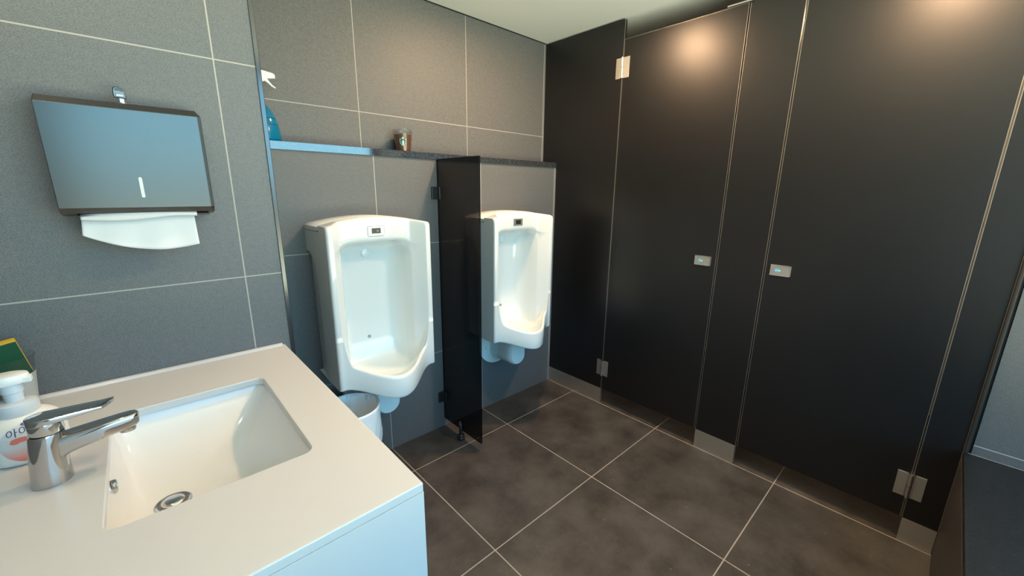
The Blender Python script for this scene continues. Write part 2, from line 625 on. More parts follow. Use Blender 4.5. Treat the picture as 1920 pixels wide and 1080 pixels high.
def urinal(x, label):
    t = thing('urinal', label, 'urinal', (0, 0, 0), 'white wall-hung urinals')
    HW = .2185

    def ztop(u):
        return 1.186 + .028 * (1 - (u / HW) ** 2)

    us = [-HW, -HW + .0012, -HW + .004, -HW + .009, -.205, -.200, -.1975, -.195, -.1925, -.190, -.187, -.184, -.181, -.178, -.175, -.172, -.169, -.166, -.163, -.160, -.155, -.150, -.145, -.140, -.134, -.127, -.12, -.11, -.10, -.09, -.08, -.07, -.055, -.04, -.02]
    us = us + [0] + [-v for v in reversed(us)]
    rings = []
    for u in us:
        a = abs(u)
        # rounded outer corner
        k = HW - a
        rc = .010
        cut = 0.0 if k >= rc else rc - math.sqrt(max(0, rc * rc - (rc - k) ** 2))
        m = 1 - smooth01(.148, .190, a)              # 1 inside the opening
        Dw = .250 - cut
        # recessed depth between the wings
        if a >= .195:
            dfl = Dw
        elif a >= .150:
            dfl = .250 - .064 * smooth01(.195, .150, a) if False else .250 - .064 * ((.195 - a) / .045) ** 1.0
        else:
            dfl = .186
        if a >= .150:
            dcv = dfl
        elif a >= .075:
            q = (a - .075) / .075
            dcv = .045 + .141 * (1 - math.sqrt(max(0, 1 - q ** 2.2)))
        else:
            dcv = .045
        # bulging lip
        bl = math.cos(min(1, a / .198) * PI / 2) ** 1.7 if a < .198 else 0
        DL = Dw + .112 * bl
        zb = .528 - .052 * bl
        zr = .578 + .055 * (a / .165) ** 2 + 115 * max(0, a - .164) ** 2
        zr = min(zr, .74)
        drop = 0.0
        if a > .085:
            q = min(1, (a - .085) / .068)
            drop = .062 * (1 - math.sqrt(max(0, 1 - q * q)))
        zt = ztop(u)
        hd = dfl if a >= .150 else .186
        bowl = [
            (.235, max(zr - .045, .535)), (.19, .527), (.14, .528), (.095, .545), (.065, .585), (.05, .65),
            (.045, .75), (.045, .90), (.046, 1.00), (.050, 1.035), (.062, 1.068), (.085, 1.092), (.130, 1.104), (.168, 1.109),
        ]
        lip = [(DL - .03, zb + .002), (DL - .010, zb + .001), (DL - .003, zb + .004), (DL, zb + .011), (DL, (zb + zr) / 2), (DL, zr - .014), (DL - .002 * m, zr - .006), (DL - .007 * m, zr - .001), (DL - .013 * m, zr), (DL - .020 * m, zr - .003 * m), (DL - .026 * m, zr - .011 * m), (DL - .032 * m, zr - .026 * m)]
        head = [(hd - .009 * m, 1.112), (hd - .002 * m, 1.117), (hd, 1.126), (hd, 1.15), (hd, zt - .022), (hd - .003, zt - .008), (hd - .010, zt - .001), (hd - .020, zt + .0)]
        prof = [(.0, .545), (.10, .535)]
        nl, nb = len(lip), len(bowl)
        for i, (d, z) in enumerate(lip):
            prof.append((d, z))
        zlo = zr
        for i, (d, z) in enumerate(bowl):
            dd = max(d, dcv) if i >= 3 else max(d, dcv)
            zz = z - (drop if i >= 9 else drop * max(0, (i - 6) / 3))
            # wing position: on the front plane, spread in height
            zw = zlo + (1.10 - zlo) * (i + 1) / (nb + 1)
            if zz < zr - .02 and i < 5 and m > 0:
                zz = zz + max(0, a - .10) * .5
            prof.append((dd * m + dfl * (1 - m), zz * m + zw * (1 - m)))
        for i, (d, z) in enumerate(head):
            zz = z - (drop * .45 if i < 3 else 0)
            prof.append((d, zz))
        prof += [(.163, zt), (.163, 1.163), (0.0, 1.160)]
        # rim of the wing columns: flatten the lip into the front plane
        rings.append([(u, -d, z) for d, z in prof])
    bm = bmesh.new()
    vs = [[bm.verts.new(p) for p in r] for r in rings]
    for a, c in zip(vs[:-1], vs[1:]):
        for i in range(len(a) - 1):
            bm.faces.new((a[i], a[i + 1], c[i + 1], c[i]))
    body = mesh_obj('body', bm, M['porcelain'], t, smooth=True, shade_angle=75)
    # side walls with the arched recess near the wall
    arc = [(0.0, 1.160), (0.0, 1.078)] + [(.004 + .099 * math.sin(q), .968 + .110 * math.cos(q)) for q in [PI / 2 * k / 10 for k in range(11)]] + [(.103, .90), (.103, .532)]
    fr = [(.22, .530), (.236, .531), (.2402, .539), (.2402, .9), (.2402, 1.165), (.237, 1.178), (.230, 1.185), (.220, 1.186), (.163, 1.186), (.163, 1.163)]
    for s in (-1, 1):
        bm = bmesh.new()
        prism(bm, [(s * HW, -d, z) for d, z in arc + fr], (-s * .016, 0, 0))
        x0_, x1_ = sorted((s * (HW - .015), s * (HW - .034)))
        box(bm, x0_, x1_, -.125, -.0005, .535, 1.158)
        mesh_obj('side_wall', bm, M['porcelain'], t, smooth=True, shade_angle=35)
    # lid on top, at the wall
    bm = bmesh.new()
    rr = []
    nn = 40
    for i in range(nn + 1):
        u = -HW + 2 * HW * i / nn
        z = ztop(u)
        e = .006 if (i == 0 or i == nn) else 0
        rr.append([(u, 0, 1.1615), (u, -.150, 1.1648), (u, -.1585, 1.1680), (u, -.1605, z - .003 - e), (u, -.157, z + .001 - e), (u, -.02, z + .001 - e), (u, 0, z - .001 - e)])
    loft(bm, rr)
    mesh_obj('lid', bm, M['porcelain'], t, smooth=True, shade_angle=50)
    # sensor plate
    zc_ = 1.156
    return t, zc_


def urinal_details(t, dark):
    zc_ = 1.156
    y = -.1866
    if dark:
        s = mesh_obj('sensor_plate', B(-.033, .033, y - .002, y + .001, zc_ - .018, zc_ + .019), M['sensor_grey'], t, bevel=.001)
        mesh_obj('sensor_window', B(-.018, .018, y - .0028, y - .0015, zc_ - .010, zc_ + .0115), M['sensor_dark'], s)
    else:
        bm = bmesh.new()
        n0 = rrect(-.036, .036, zc_ - .021, zc_ + .021, .004, 0)
        n1 = rrect(-.0345, .0345, zc_ - .0195, zc_ + .0195, .003, 0)
        rr = [[(a, y - .0006, c) for a, c, _ in n0], [(a, y - .0008, c) for a, c, _ in n1], [(a, y + .001, c) for a, c, _ in n1], [(a, y + .001, c) for a, c, _ in n0], [(a, y - .0006, c) for a, c, _ in n0]]
        loft(bm, rr, False, False)
        s = mesh_obj('sensor_seam', bm, M['seam'], t)
        s2 = mesh_obj('sensor_plate', B(-.0345, .0345, y - .0012, y + .001, zc_ - .0195, zc_ + .0195), M['porcelain'], t, bevel=.0006)
        mesh_obj('sensor_window', B(-.019, .019, y - .002, y - .0010, zc_ - .0095, zc_ + .012), M['sensor_dark'], s2)
        bm = bmesh.new()
        loft(bm, [[(a, yy, c) for a, c, _ in circ(.006, zc_ + .001, 0, .005, n=12)] for yy in (y - .0024, y - .0018)])
        mesh_obj('sensor_lens', bm, M['sensor_grey'], s2)
    # flush spout and drain hole
    bm = bmesh.new()
    loft(bm, [[(a, yy, c) for a, c, _ in circ(0, 1.052, 0, r, n=20)] for yy, r in ((-.046, .021), (-.060, .0205), (-.066, .018), (-.0675, .012))])
    mesh_obj('flush_spout', bm, M['porcelain'], t, smooth=True, shade_angle=60)
    bm = bmesh.new()
    for r0, r1 in ((.0075, .0050), (.0028, .0005)):
        loft(bm, [[(a, -.0480 if k == 0 else -.0512, c) for a, c, _ in circ(-.005, .662, 0, rr_, n=16)] for k, rr_ in ((0, r0), (1, r0), (1, r1), (0, r1))], False, False)
    mesh_obj('mounting_hole', bm, M['seam'], t)
    # trap cover and wall flange underneath
    bm = bmesh.new()
    for k, (w_, dep) in enumerate(((.062, .215),)):
        rings = []
        for yy in (-.012, -.10, -.17, -.195, -.205):
            sc = {-.012: 1, -.10: 1, -.17: 1, -.195: .93, -.205: .80}[yy]
            h = []
            for i in range(17):
                q = PI + PI * i / 16
                h.append((w_ * sc * math.cos(q), yy, .385 + .058 * sc * math.sin(q)))
            h = h + [(w_ * sc, yy, .524), (-w_ * sc, yy, .524)]
            rings.append(h)
        loft(bm, rings)
    mesh_obj('trap_cover', bm, M['porcelain'], t, smooth=True, shade_angle=50)
    bm = bmesh.new()
    h = [(.135 * math.cos(PI + PI * i / 24), 0, .405 + .118 * math.sin(PI + PI * i / 24)) for i in range(25)] + [(.135, 0, .533), (-.135, 0, .533)]
    loft(bm, [[(x_, y_, z_) for x_, _, z_ in h] for y_ in (-.0005, -.018)])
    fl = mesh_obj('wall_flange', bm, M['porcelain'], t, bevel=.006, seg=3)
    for s in (-1, 1):
        bm = bmesh.new()
        loft(bm, [[(a, yy, c) for a, c, _ in circ(s * .085, .405, 0, r, n=18)] for yy, r in ((-.016, .013), (-.026, .012), (-.031, .008))])
        mesh_obj('bolt_cap', bm, M['white_plastic'], fl, smooth=True, shade_angle=60)


u1, _ = urinal(0, 'white wall-hung urinal near the counter, left of the smoked glass screen')
u2 = copy_tree(u1, (1.349, 0, 0), 'white wall-hung urinal in the far corner, right of the smoked glass screen')
u1.location = (.5465, 0, 0)
ORG[u1.name] = ORG[u2.name] = (0, 0, 0)
urinal_details(u1, False)
urinal_details(u2, True)
for ob in list(u1.children) + list(u2.children):
    pass

# ------------------------------------------------------------------ smoked glass urinal screen
XS = .9685
sc = thing('urinal_screen', 'smoked black glass screen standing between the two urinals', 'screen', (XS, -.17, 0))
bm = B(XS - .005, XS + .005, -.336, -.0005, .050, 1.4685)
mesh_obj('glass_panel', bm, M['smoked'], sc)
for z in (1.306, .190):
    bm = bmesh.new()
    box(bm, XS - .042, XS - .0055, -.012, -.0005, z - .030, z + .030)
    box(bm, XS - .0135, XS - .0055, -.034, -.012, z - .030, z + .030)
    mesh_obj('bracket', bm, M['black_metal'], sc, bevel=.002)
bm = bmesh.new()
fy = -.172
path = [(XS - .012, fy, .024), (XS - .012, fy, .060), (XS - .013, fy + .001, .078), (XS - .0125, fy + .005, .090), (XS - .010, fy + .011, .094), (XS - .0075, fy + .016, .088)]
tube(bm, path, [.011, .0105, .010, .010, .009, .008])
ft = mesh_obj('foot', bm, M['black_metal'], sc, smooth=True, shade_angle=60)
bm = bmesh.new()
lathe(bm, [(.020, .0005), (.020, .012), (.017, .015), (.017, .026), (.013, .030)], XS - .012, fy, 24)
mesh_obj('foot_flange', bm, M['black_metal'], ft, smooth=True, shade_angle=35)

# ------------------------------------------------------------------ washbasin counter
ZT = .8212
CX0, CX1, CY0, CY1 = -.519, .1305, -1.2322, YL - .001
ct = thing('vanity_counter', 'white solid-surface washbasin counter with a sunken basin', 'counter', ((CX0 + CX1) / 2, (CY0 + CY1) / 2, 0))
OX0, OX1, OY0, OY1 = -.2795, .0175, -1.007, -.578
bm = bmesh.new()
n = 6
inner = rrect(OX0, OX1, OY0, OY1, .020, 0, n)
K = len(inner)


def outer_for(p):
    # project a rim point radially onto the counter rectangle
    cx, cy = (OX0 + OX1) / 2, (OY0 + OY1) / 2
    dx, dy = p[0] - cx, p[1] - cy
    s = 1e9
    if dx > 0: s = min(s, (CX1 - cx) / dx)
    if dx < 0: s = min(s, (CX0 - cx) / dx)
    if dy > 0: s = min(s, (CY1 - cy) / dy)
    if dy < 0: s = min(s, (CY0 - cy) / dy)
    return (cx + dx * s, cy + dy * s)


top_in = [bm.verts.new((p[0], p[1], ZT - .0018)) for p in inner]
cxm, cym = (OX0 + OX1) / 2, (OY0 + OY1) / 2
top_in2 = [bm.verts.new((p[0] + .0018 * (1 if p[0] > cxm else -1), p[1] + .0018 * (1 if p[1] > cym else -1), ZT)) for p in inner]
bot_in = [bm.verts.new((p[0], p[1], ZT - .018)) for p in inner]
corners = [(CX1, CY1), (CX0, CY1), (CX0, CY0), (CX1, CY0)]
top_out = [bm.verts.new((c_[0], c_[1], ZT)) for c_ in corners]
bot_out = [bm.verts.new((c_[0], c_[1], ZT - .018)) for c_ in corners]
for i in range(K):
    j = (i + 1) % K
    bm.faces.new((top_in[i], top_in[j], bot_in[j], bot_in[i]))
    bm.faces.new((top_in2[i], top_in2[j], top_in[j], top_in[i]))
for (ring, out) in ((top_in2, top_out), (bot_in, bot_out)):
    for c_ in range(4):
        blk = [ring[c_ * (n + 1) + i] for i in range(n + 1)]
        for i in range(n):
            bm.faces.new((out[c_], blk[i], blk[i + 1]))
        nx = ring[((c_ + 1) % 4) * (n + 1)]
        bm.faces.new((out[c_], blk[-1], nx, out[(c_ + 1) % 4]))
for c_ in range(4):
    d_ = (c_ + 1) % 4
    bm.faces.new((top_out[c_], top_out[d_], bot_out[d_], bot_out[c_]))
mesh_obj('countertop', bm, M['counter'], ct, bevel=.0022, seg=2)
# raised lip at the wall
lipm = bmesh.new()
prism(lipm, [(CX0, CY1, ZT), (CX0, CY1 - .016, ZT), (CX0, CY1 - .009, ZT + .006), (CX0, CY1, ZT + .007)], (CX1 - .008 - CX0, 0, 0))
mesh_obj('wall_lip', lipm, M['counter'], ct, bevel=.0015)
bm = bmesh.new()
box(bm, CX0, CX1, CY0, CY0 + .018, .0, ZT - .018)
mesh_obj('end_panel', bm, M['counter'], ct)
bm = bmesh.new()
box(bm, CX0, CX1, CY1 - .018, CY1, .0, ZT - .018)
mesh_obj('end_panel', bm, M['counter'], ct)
bm = bmesh.new()
box(bm, CX1 - .02, CX1 - .002, CY0 + .018, CY1 - .018, .60, ZT - .018)
mesh_obj('apron', bm, M['counter'], ct)
bm = bmesh.new()
box(bm, CX1 - .02, CX1 - .004, CY0 + .02, (CY0 + CY1) / 2 - .0015, .08, .597)
mesh_obj('cabinet_door', bm, M['counter'], ct, bevel=.001)
bm = bmesh.new()
box(bm, CX1 - .02, CX1 - .004, (CY0 + CY1) / 2 + .0015, CY1 - .02, .08, .597)
mesh_obj('cabinet_door', bm, M['counter'], ct, bevel=.001)
bm = bmesh.new()
box(bm, CX1 - .06, CX1 - .045, CY0 + .018, CY1 - .018, 0, .08)
mesh_obj('plinth', bm, M['counter'], ct)

# basin bowl
bm = bmesh.new()
DX, DY, DZ = -.2035, -.795, .690


def ring(x0, x1, y0, y1, r, z):
    return rrect(x0, x1, y0, y1, r, z, 8)


dr = []
base = ring(-.2345, -.1725, -.826, -.764, .0309, DZ)
rings = [ring(-.286, .025, -1.014, -.571, .026, ZT - .0185), ring(-.2835, .022, -1.011, -.5735, .026, ZT - .024),
         ring(-.281, .014, -1.002, -.580, .028, ZT - .040), ring(-.275, -.006, -.978, -.598, .034, ZT - .066),
         ring(-.268, -.032, -.944, -.626, .040, ZT - .094), ring(-.262, -.055, -.915, -.655, .045, ZT - .108),
         ring(-.254, -.085, -.885, -.692, .050, ZT - .119), ring(-.246, -.125, -.855, -.730, .048, ZT - .1265), base]
loft(bm, rings, False, False)
# outer shell below
outr = [ring(-.294, .033, -1.022, -.563, .03, ZT - .0185), ring(-.290, .020, -1.01, -.575, .04, ZT - .06), ring(-.275, -.03, -.95, -.63, .05, ZT - .13), ring(-.25, -.10, -.87, -.72, .05, ZT - .145)]
loft(bm, outr, False, True)
va = [v for v in bm.verts if v.is_boundary]
bs = mesh_obj('basin', bm, M['basin'], ct, smooth=True, shade_angle=60)
bm = bmesh.new()
loft(bm, [circ(DX, DY, DZ + .0008, .0315), circ(DX, DY, DZ + .0025, .029), circ(DX, DY, DZ + .0015, .0255), circ(DX, DY, DZ - .012, .0235), circ(DX, DY, DZ - .05, .0235)], False, True)
dn = mesh_obj('drain', bm, M['bright_steel'], bs, smooth=True, shade_angle=40)
bm = bmesh.new()
lathe(bm, [(.006, DZ - .02), (.006, DZ - .001), (.0195, DZ + .001), (.0205, DZ + .004), (.019, DZ + .0065), (.012, DZ + .008), (.0005, DZ + .0085)], DX, DY, 32)
mesh_obj('drain_plug', bm, M['bright_steel'], dn, smooth=True, shade_angle=50)
# overflow hole on the wall under the faucet
bm = bmesh.new()
ox, oy, oz = -.2785, -.805, .777
nr = 20
tl = math.radians(14)


def ovr(r, d):
    return [(ox + d + math.sin(tl) * r * .0 * math.sin(2 * PI * i / nr), oy + 1.25 * r * math.cos(2 * PI * i / nr), oz + r * math.sin(2 * PI * i / nr)) for i in range(nr)]


loft(bm, [ovr(.0120, -.002), ovr(.0120, .0035), ovr(.0105, .0048), ovr(.0085, .004), ovr(.008, -.002)], False, False)
ov = mesh_obj('overflow_ring', bm, M['chrome'], bs, smooth=True, shade_angle=50)
bm = bmesh.new()
loft(bm, [ovr(.0082, -.001), ovr(.0082, .0015)])
mesh_obj('overflow_hole', bm, M['plain_dark'], ov)

# ------------------------------------------------------------------ faucet
fc = thing('faucet', 'chrome single-lever faucet standing at the left of the basin', 'faucet', (-.348, -.795, ZT))
FY = -.795
bm = bmesh.new()
body = []
for z, cx, rx, ry in ((ZT + .0002, -.348, .0255, .0255), (ZT + .002, -.348, .0258, .0258), (ZT + .02, -.3472, .0250, .0248), (ZT + .045, -.3455, .0240, .0236), (ZT + .07, -.3428, .0230, .0226), (ZT + .088, -.3408, .0222, .0220), (ZT + .0925, -.3402, .0216, .0214)):
    body.append(circ(cx, FY, z, rx, ry, 40))
loft(bm, body)
fb = mesh_obj('body', bm, M['chrome'], fc, smooth=True, shade_angle=50)
# spout: lofted sections along x
bm = bmesh.new()


def sect(x, zt, zb, hw, r, tx=0.0):
    pts = []
    r = min(r, hw * .98, (zt - zb) * .49)
    for cy, cz, a in ((FY + hw - r, zt - r, 0), (FY - hw + r, zt - r, PI / 2), (FY - hw + r, zb + r, PI), (FY + hw - r, zb + r, 1.5 * PI)):
        for i in range(6):
            q = a + PI / 2 * i / 5
            pts.append((x + tx * ((cz + r * math.sin(q)) - zb), cy + r * math.cos(q), cz + r * math.sin(q)))
    return pts


spout = [sect(-.352, .904, .852, .0150, .010), sect(-.335, .905, .858, .0175, .012), sect(-.318, .9055, .868, .0180, .012), sect(-.300, .906, .8735, .0178, .009), sect(-.275, .9075, .8785, .0172, .007), sect(-.250, .909, .8825, .0166, .006),
         sect(-.236, .9098, .8850, .0155, .006), sect(-.229, .9098, .8870, .0130, .006), sect(-.2255, .9085, .8890, .0095, .006), sect(-.2242, .9065, .8920, .0050, .004)]
loft(bm, spout)
mesh_obj('spout', bm, M['chrome'], fc, smooth=True, shade_angle=45)
bm = bmesh.new()
lathe(bm, [(.0115, .8765), (.0125, .8778), (.0125, .887), (.011, .890)], -.2430, FY, 28)
mesh_obj('aerator', bm, M['chrome'], fc, smooth=True, shade_angle=40)
# lever head + handle
bm = bmesh.new()
lathe(bm, [(.0205, ZT + .0935), (.0215, ZT + .0950), (.0215, ZT + .118), (.0205, ZT + .1205), (.012, ZT + .121)], -.3392, FY, 40)
mesh_obj('lever_head', bm, M['chrome'], fc, smooth=True, shade_angle=40)
bm = bmesh.new()


def plan(x):
    # half width of the handle in plan
    if x < -.339:
        return math.sqrt(max(0, .0218 ** 2 - (x + .339) ** 2)) * .98 + .0008
    return .0218 - (x + .339) * .07


hs = []
xs = [-.3605, -.3595, -.357, -.352, -.345, -.337, -.325, -.310, -.295, -.280, -.268]
for x in xs:
    f = (x + .3605) / .0925
    zt_ = ZT + .1235 - .002 * f
    zb_ = zt_ - (.013 - .0075 * f)
    hs.append(sect(x, zt_, zb_, max(plan(x), .002), .0018))
# slanted pointed tip
for dx, k in ((.006, .8), (.012, .45), (.0155, .12)):
    base_s = sect(-.268, ZT + .1215, ZT + .116, plan(-.268), .0018)
    hs.append([(p[0] + dx + .0, FY + (plan(-.268) - (plan(-.268) - (p[1] - FY)) * k), p[2]) for p in base_s])
loft(bm, hs)
mesh_obj('handle', bm, M['chrome'], fc, smooth=True, shade_angle=35)

# ------------------------------------------------------------------ paper towel dispenser
DXa, DXb = -.2915, -.0125
yf = -.450
pd = thing('towel_dispenser', 'dark grey metal paper towel dispenser mounted on the left tiled wall', 'paper dispenser', (-.152, YL, 1.39))
bm = bmesh.new()
prof = [(YL, 1.519), (-.425, 1.5115), (yf, 1.4955), (yf, 1.2755), (-.437, 1.2625), (-.405, 1.2560), (YL, 1.2560)]
# side profile lofted across x with clipped corners at the right
xsd = [(DXa - .001, .004), (DXa, 0), (DXb - .007, 0), (DXb + .0005, .010)]
rr = []
for x, cut in xsd:
    rr.append([(x - (cut * .3 if i in (0, 1) and x > -.1 else 0), y + (cut * .25 if i in (2, 3) else 0), z - (cut if i in (0, 1) else 0)) for i, (y, z) in enumerate(prof)])
loft(bm, rr)
shell = mesh_obj('shell', bm, M['dispenser'], pd, bevel=.0012)
# level window slot
bm = bmesh.new()
sl = []
for i in range(13):
    q = PI * i / 12
    sl.append((-.1487 + .0032 * math.cos(q), 1.3425 + .0032 * math.sin(q)))
for i in range(13):
    q = PI + PI * i / 12
    sl.append((-.1487 + .0032 * math.cos(q), 1.3015 + .0032 * math.sin(q)))
loft(bm, [[(a, yf - .0006, c) for a, c in sl], [(a, yf + .002, c) for a, c in sl]])
mesh_obj('level_slot', bm, M['paper'], pd)
bm = B(-.268, -.024, -.436, -.405, 1.2545, 1.2585)
mesh_obj('outlet_slot', bm, M['plain_dark'], pd)
bm = bmesh.new()
loft(bm, [circ(-.1525, -.405, z, .007, n=20) for z in (1.5115, 1.5155)])
mesh_obj('lock', bm, M['steel'], pd)

# paper towel hanging out of the slot
bm = bmesh.new()
nu, nv = 48, 16


def sheet(bm, x0, x1, prof_fn, th=.0006):
    rows = []
    for i in range(nu + 1):
        s = i / nu
        rows.append([prof_fn(s, j / nv) for j in range(nv + 1)])
    vs = [[bm.verts.new(p) for p in r] for r in rows]
    for a, c in zip(vs[:-1], vs[1:]):
        for j in range(nv):
            bm.faces.new((a[j], a[j + 1], c[j + 1], c[j]))


def back_sheet(s, v):
    x = -.2625 + (.2065) * s
    sag = math.sin(PI * (s * .88 + .02)) ** .8
    zb = 1.2165 - .030 * sag - .026 * s + .018 * (s > .995) * 0
    zt_ = 1.262
    z = zt_ + (zb - zt_) * v
    y = -.424 - .012 * v ** 1.6 + .0025 * math.sin(s * 17) * v - .004 * math.sin(PI * s) * v
    return (x - .004 * v * (1 - s) - .003 * v * s * 0, y, z)


def front_fold(s, v):
    x = -.2635 + (.2125) * s
    a = 1.2600 + .004 * math.sin(PI * s)
    dip = .0125 + .010 * math.sin(PI * min(1, s * 1.25)) ** 1.2 * (1 - .55 * s)
    z = a - dip * v + .004 * s
    y = -.4295 - .010 * math.sin(v * PI * .75) - .003 * math.sin(PI * s)
    return (x, y, z)


sheet(bm, 0, 1, back_sheet)
pt_ = mesh_obj('paper_towel', bm, M['paper'], smooth=True, shade_angle=180)
tag(pt_, 'white folded paper towel hanging out of the dispenser slot', 'paper towel')
so = pt_.modifiers.new('solid', 'SOLIDIFY')
so.thickness = .0007
ORG[pt_.name] = (0, 0, 0)
bm = bmesh.new()
sheet(bm, 0, 1, front_fold)
fo = mesh_obj('folded_edge', bm, M['paper'], pt_, smooth=True, shade_angle=180)
so = fo.modifiers.new('solid', 'SOLIDIFY')
so.thickness = .0007

# key standing in the lock
ky = thing('key', 'small key with a black and grey head standing in the dispenser lock', 'key', (-.1525, -.405, 1.5155))
mesh_obj('key_blade', B(-.1565, -.1485, -.4062, -.4038, 1.5157, 1.5265), M['bright_steel'], ky, bevel=.0006)
kh = [(-.1655, 1.5250), (-.1440, 1.5235), (-.1432, 1.5300), (-.1455, 1.5395), (-.1500, 1.5460), (-.1545, 1.5490), (-.1600, 1.5495), (-.1642, 1.5470), (-.1662, 1.5400), (-.1663, 1.5310)]
bm = bmesh.new()
prism(bm, [(a, -.4085, c) for a, c in kh], (0, .006, 0))
hd = mesh_obj('key_head', bm, M['key_head'], ky, bevel=.0012)
kc = Vector((-.1550, 0, 1.5370))
bm = bmesh.new()
prism(bm, [((a - kc.x) * .84 + kc.x, -.4090, (c - kc.z) * .84 + kc.z) for a, c in kh], (0, .001, 0))
mesh_obj('key_inlay', bm, M['key_rim'], hd)
bm = bmesh.new()
for (cx, cz, r) in ((-.1590, 1.5428, .0032), (-.1550, 1.5440, .0038), (-.1510, 1.5415, .0030)):
    loft(bm, [[(a, yy, c) for a, c, _ in circ(cx, cz, 0, r, n=16)] for yy in (-.4094 - r * .01, -.4088)])
box(bm, -.1622, -.1466, -.4094, -.4088, 1.5268, 1.5345)
mesh_obj('key_print', bm, M['key_frame'], hd)
mesh_obj('key_label', B(-.1608, -.1480, -.4098, -.4092, 1.5282, 1.5332), M['key_label'], hd)

# ------------------------------------------------------------------ soap bottle with pump
SBX, SBY = -.390, -.652
sb = thing('soap_bottle', 'white hand soap pump bottle with a coral print at the left of the faucet', 'soap bottle', (SBX, SBY, ZT))
RX, RY = .0565, .0510
bprof = [(.90, 0.0), (.975, .003), (1.0, .010), (1.0, .045), (.985, .056), (.94, .066), (.85, .0755), (.71, .0825), (.56, .0865), (.48, .0885)]
bm = bmesh.new()
loft(bm, [circ(SBX, SBY, ZT + .0003 + z, RX * k, RY * k, 56) for k, z in bprof])
bt = mesh_obj('bottle', bm, M['white_plastic'], sb, smooth=True, shade_angle=50)


def rad_at(z):
    for (k0, z0), (k1, z1) in zip(bprof[:-1], bprof[1:]):
        if z0 <= z <= z1:
            return k0 + (k1 - k0) * (z - z0) / (z1 - z0)
    return bprof[-1][0]


LA0 = math.radians(-84)      # direction the label faces


def wrap(u, v, off=.0004):
    """u along the girth, v height above counter"""
    k = rad_at(v)
    a = LA0 + u / .053
    return (SBX + (RX * k + off) * math.cos(a), SBY + (RY * k + off) * math.sin(a), ZT + .0003 + v)


def decal(name, poly_fn, mat, parent, off):
    bm = bmesh.new()
    poly_fn(bm, off)
    return mesh_obj(name, bm, mat, parent)


def disc(bm, off, cu, cv, ru, rv, nr=8, n=40):
    prev = None
    c0 = bm.verts.new(wrap(cu, cv, off))
    for r in range(1, nr + 1):
        cur = [bm.verts.new(wrap(cu + ru * r / nr * math.cos(2 * PI * i / n), cv + rv * r / nr * math.sin(2 * PI * i / n), off)) for i in range(n)]
        for i in range(n):
            j = (i + 1) % n
            if prev is None:
                bm.faces.new((c0, cur[i], cur[j]))
            else:
                bm.faces.new((prev[i], cur[i], cur[j], prev[j]))
        prev = cur


# oval label: pale grey above, coral fading in at the bottom (printed)
m, nt, b = principled('soap_label', rough=.4)
sp = nt.nodes.new('ShaderNodeSeparateXYZ')
nt.links.new(objco(nt), sp.inputs[0])
f = maprange(nt, sp.outputs[2], .040, .012)
nt.links.new(mixc(nt, f, (.66, .69, .72), (.80, .20, .13)), b.inputs['Base Color'])
M['label'] = m
M['navy'], _, _ = principled('navy_print', (.05, .055, .16), .5)
M['coral'], _, _ = principled('coral_print', (.72, .20, .16), .5)
M['violet'], _, _ = principled('violet_print', (.12, .10, .40), .5)
M['green_print'], _, _ = principled('green_print', (.06, .22, .09), .5)
M['brown_print'], _, _ = principled('brown_print', (.16, .04, .03), .5)
lb = decal('label', lambda bm, o_: disc(bm, o_, .008, .0430, .038, .0360), M['label'], bt, .0004)
decal('label_badge', lambda bm, o_: disc(bm, o_, .0080, .0775, .0075, .0026, 3, 20), M['violet'], lb, .0009)


def blob(bm, o_):
    disc(bm, o_, -.0030, .0520, .0115, .0048, 4, 24)
    disc(bm, o_, -.0100, .0490, .0060, .0038, 4, 20)


decal('label_blob', blob, M['coral'], lb, .0009)
decal('label_stalk', lambda bm, o_: disc(bm, o_, .0115, .0555, .0055, .0013, 3, 16), M['green_print'], lb, .0010)


def squig(bm, o_):
    rnd = random.Random(3)
    pts = [(a_ * 1.25, b_ * 1.25) for a_, b_ in [(.004, .029), (.006, .0305), (.0075, .0285), (.0055, .026), (.004, .0235), (.006, .021), (.0085, .0225), (.010, .026), (.0085, .0185), (.006, .0165)]]
    for (u0, v0), (u1_, v1) in zip(pts[:-1], pts[1:]):
        d = Vector((u1_ - u0, v1 - v0))
        nrm = Vector((-d.y, d.x)).normalized() * .0005
        q = [bm.verts.new(wrap(u0 + s * nrm.x, v0 + s * nrm.y, o_)) for s in (-1, 1)] + [bm.verts.new(wrap(u1_ + s * nrm.x, v1 + s * nrm.y, o_)) for s in (1, -1)]
        bm.faces.new(q)


decal('label_squiggle', squig, M['brown_print'], lb, .0010)
# lettering
tcv = bpy.data.curves.new('lettering', 'FONT')
tcv.body = '\uc544\uc774'
tcv.size = .0165
tcv.align_x = 'CENTER'
tob = bpy.data.objects.new('lettering_source', tcv)
COL.objects.link(tob)
dg = bpy.context.evaluated_depsgraph_get()
tm = bpy.data.meshes.new_from_object(tob.evaluated_get(dg))
bpy.data.objects.remove(tob)
bm = bmesh.new()
bm.from_mesh(tm)
bmesh.ops.triangulate(bm, faces=bm.faces[:])
bmesh.ops.subdivide_edges(bm, edges=bm.edges[:], cuts=1)
for v in bm.verts:
    v.co = Vector(wrap(v.co.x - .0040, v.co.y + .0605 + .15 * v.co.x, .0010))
mesh_obj('label_lettering', bm, M['navy'], lb)
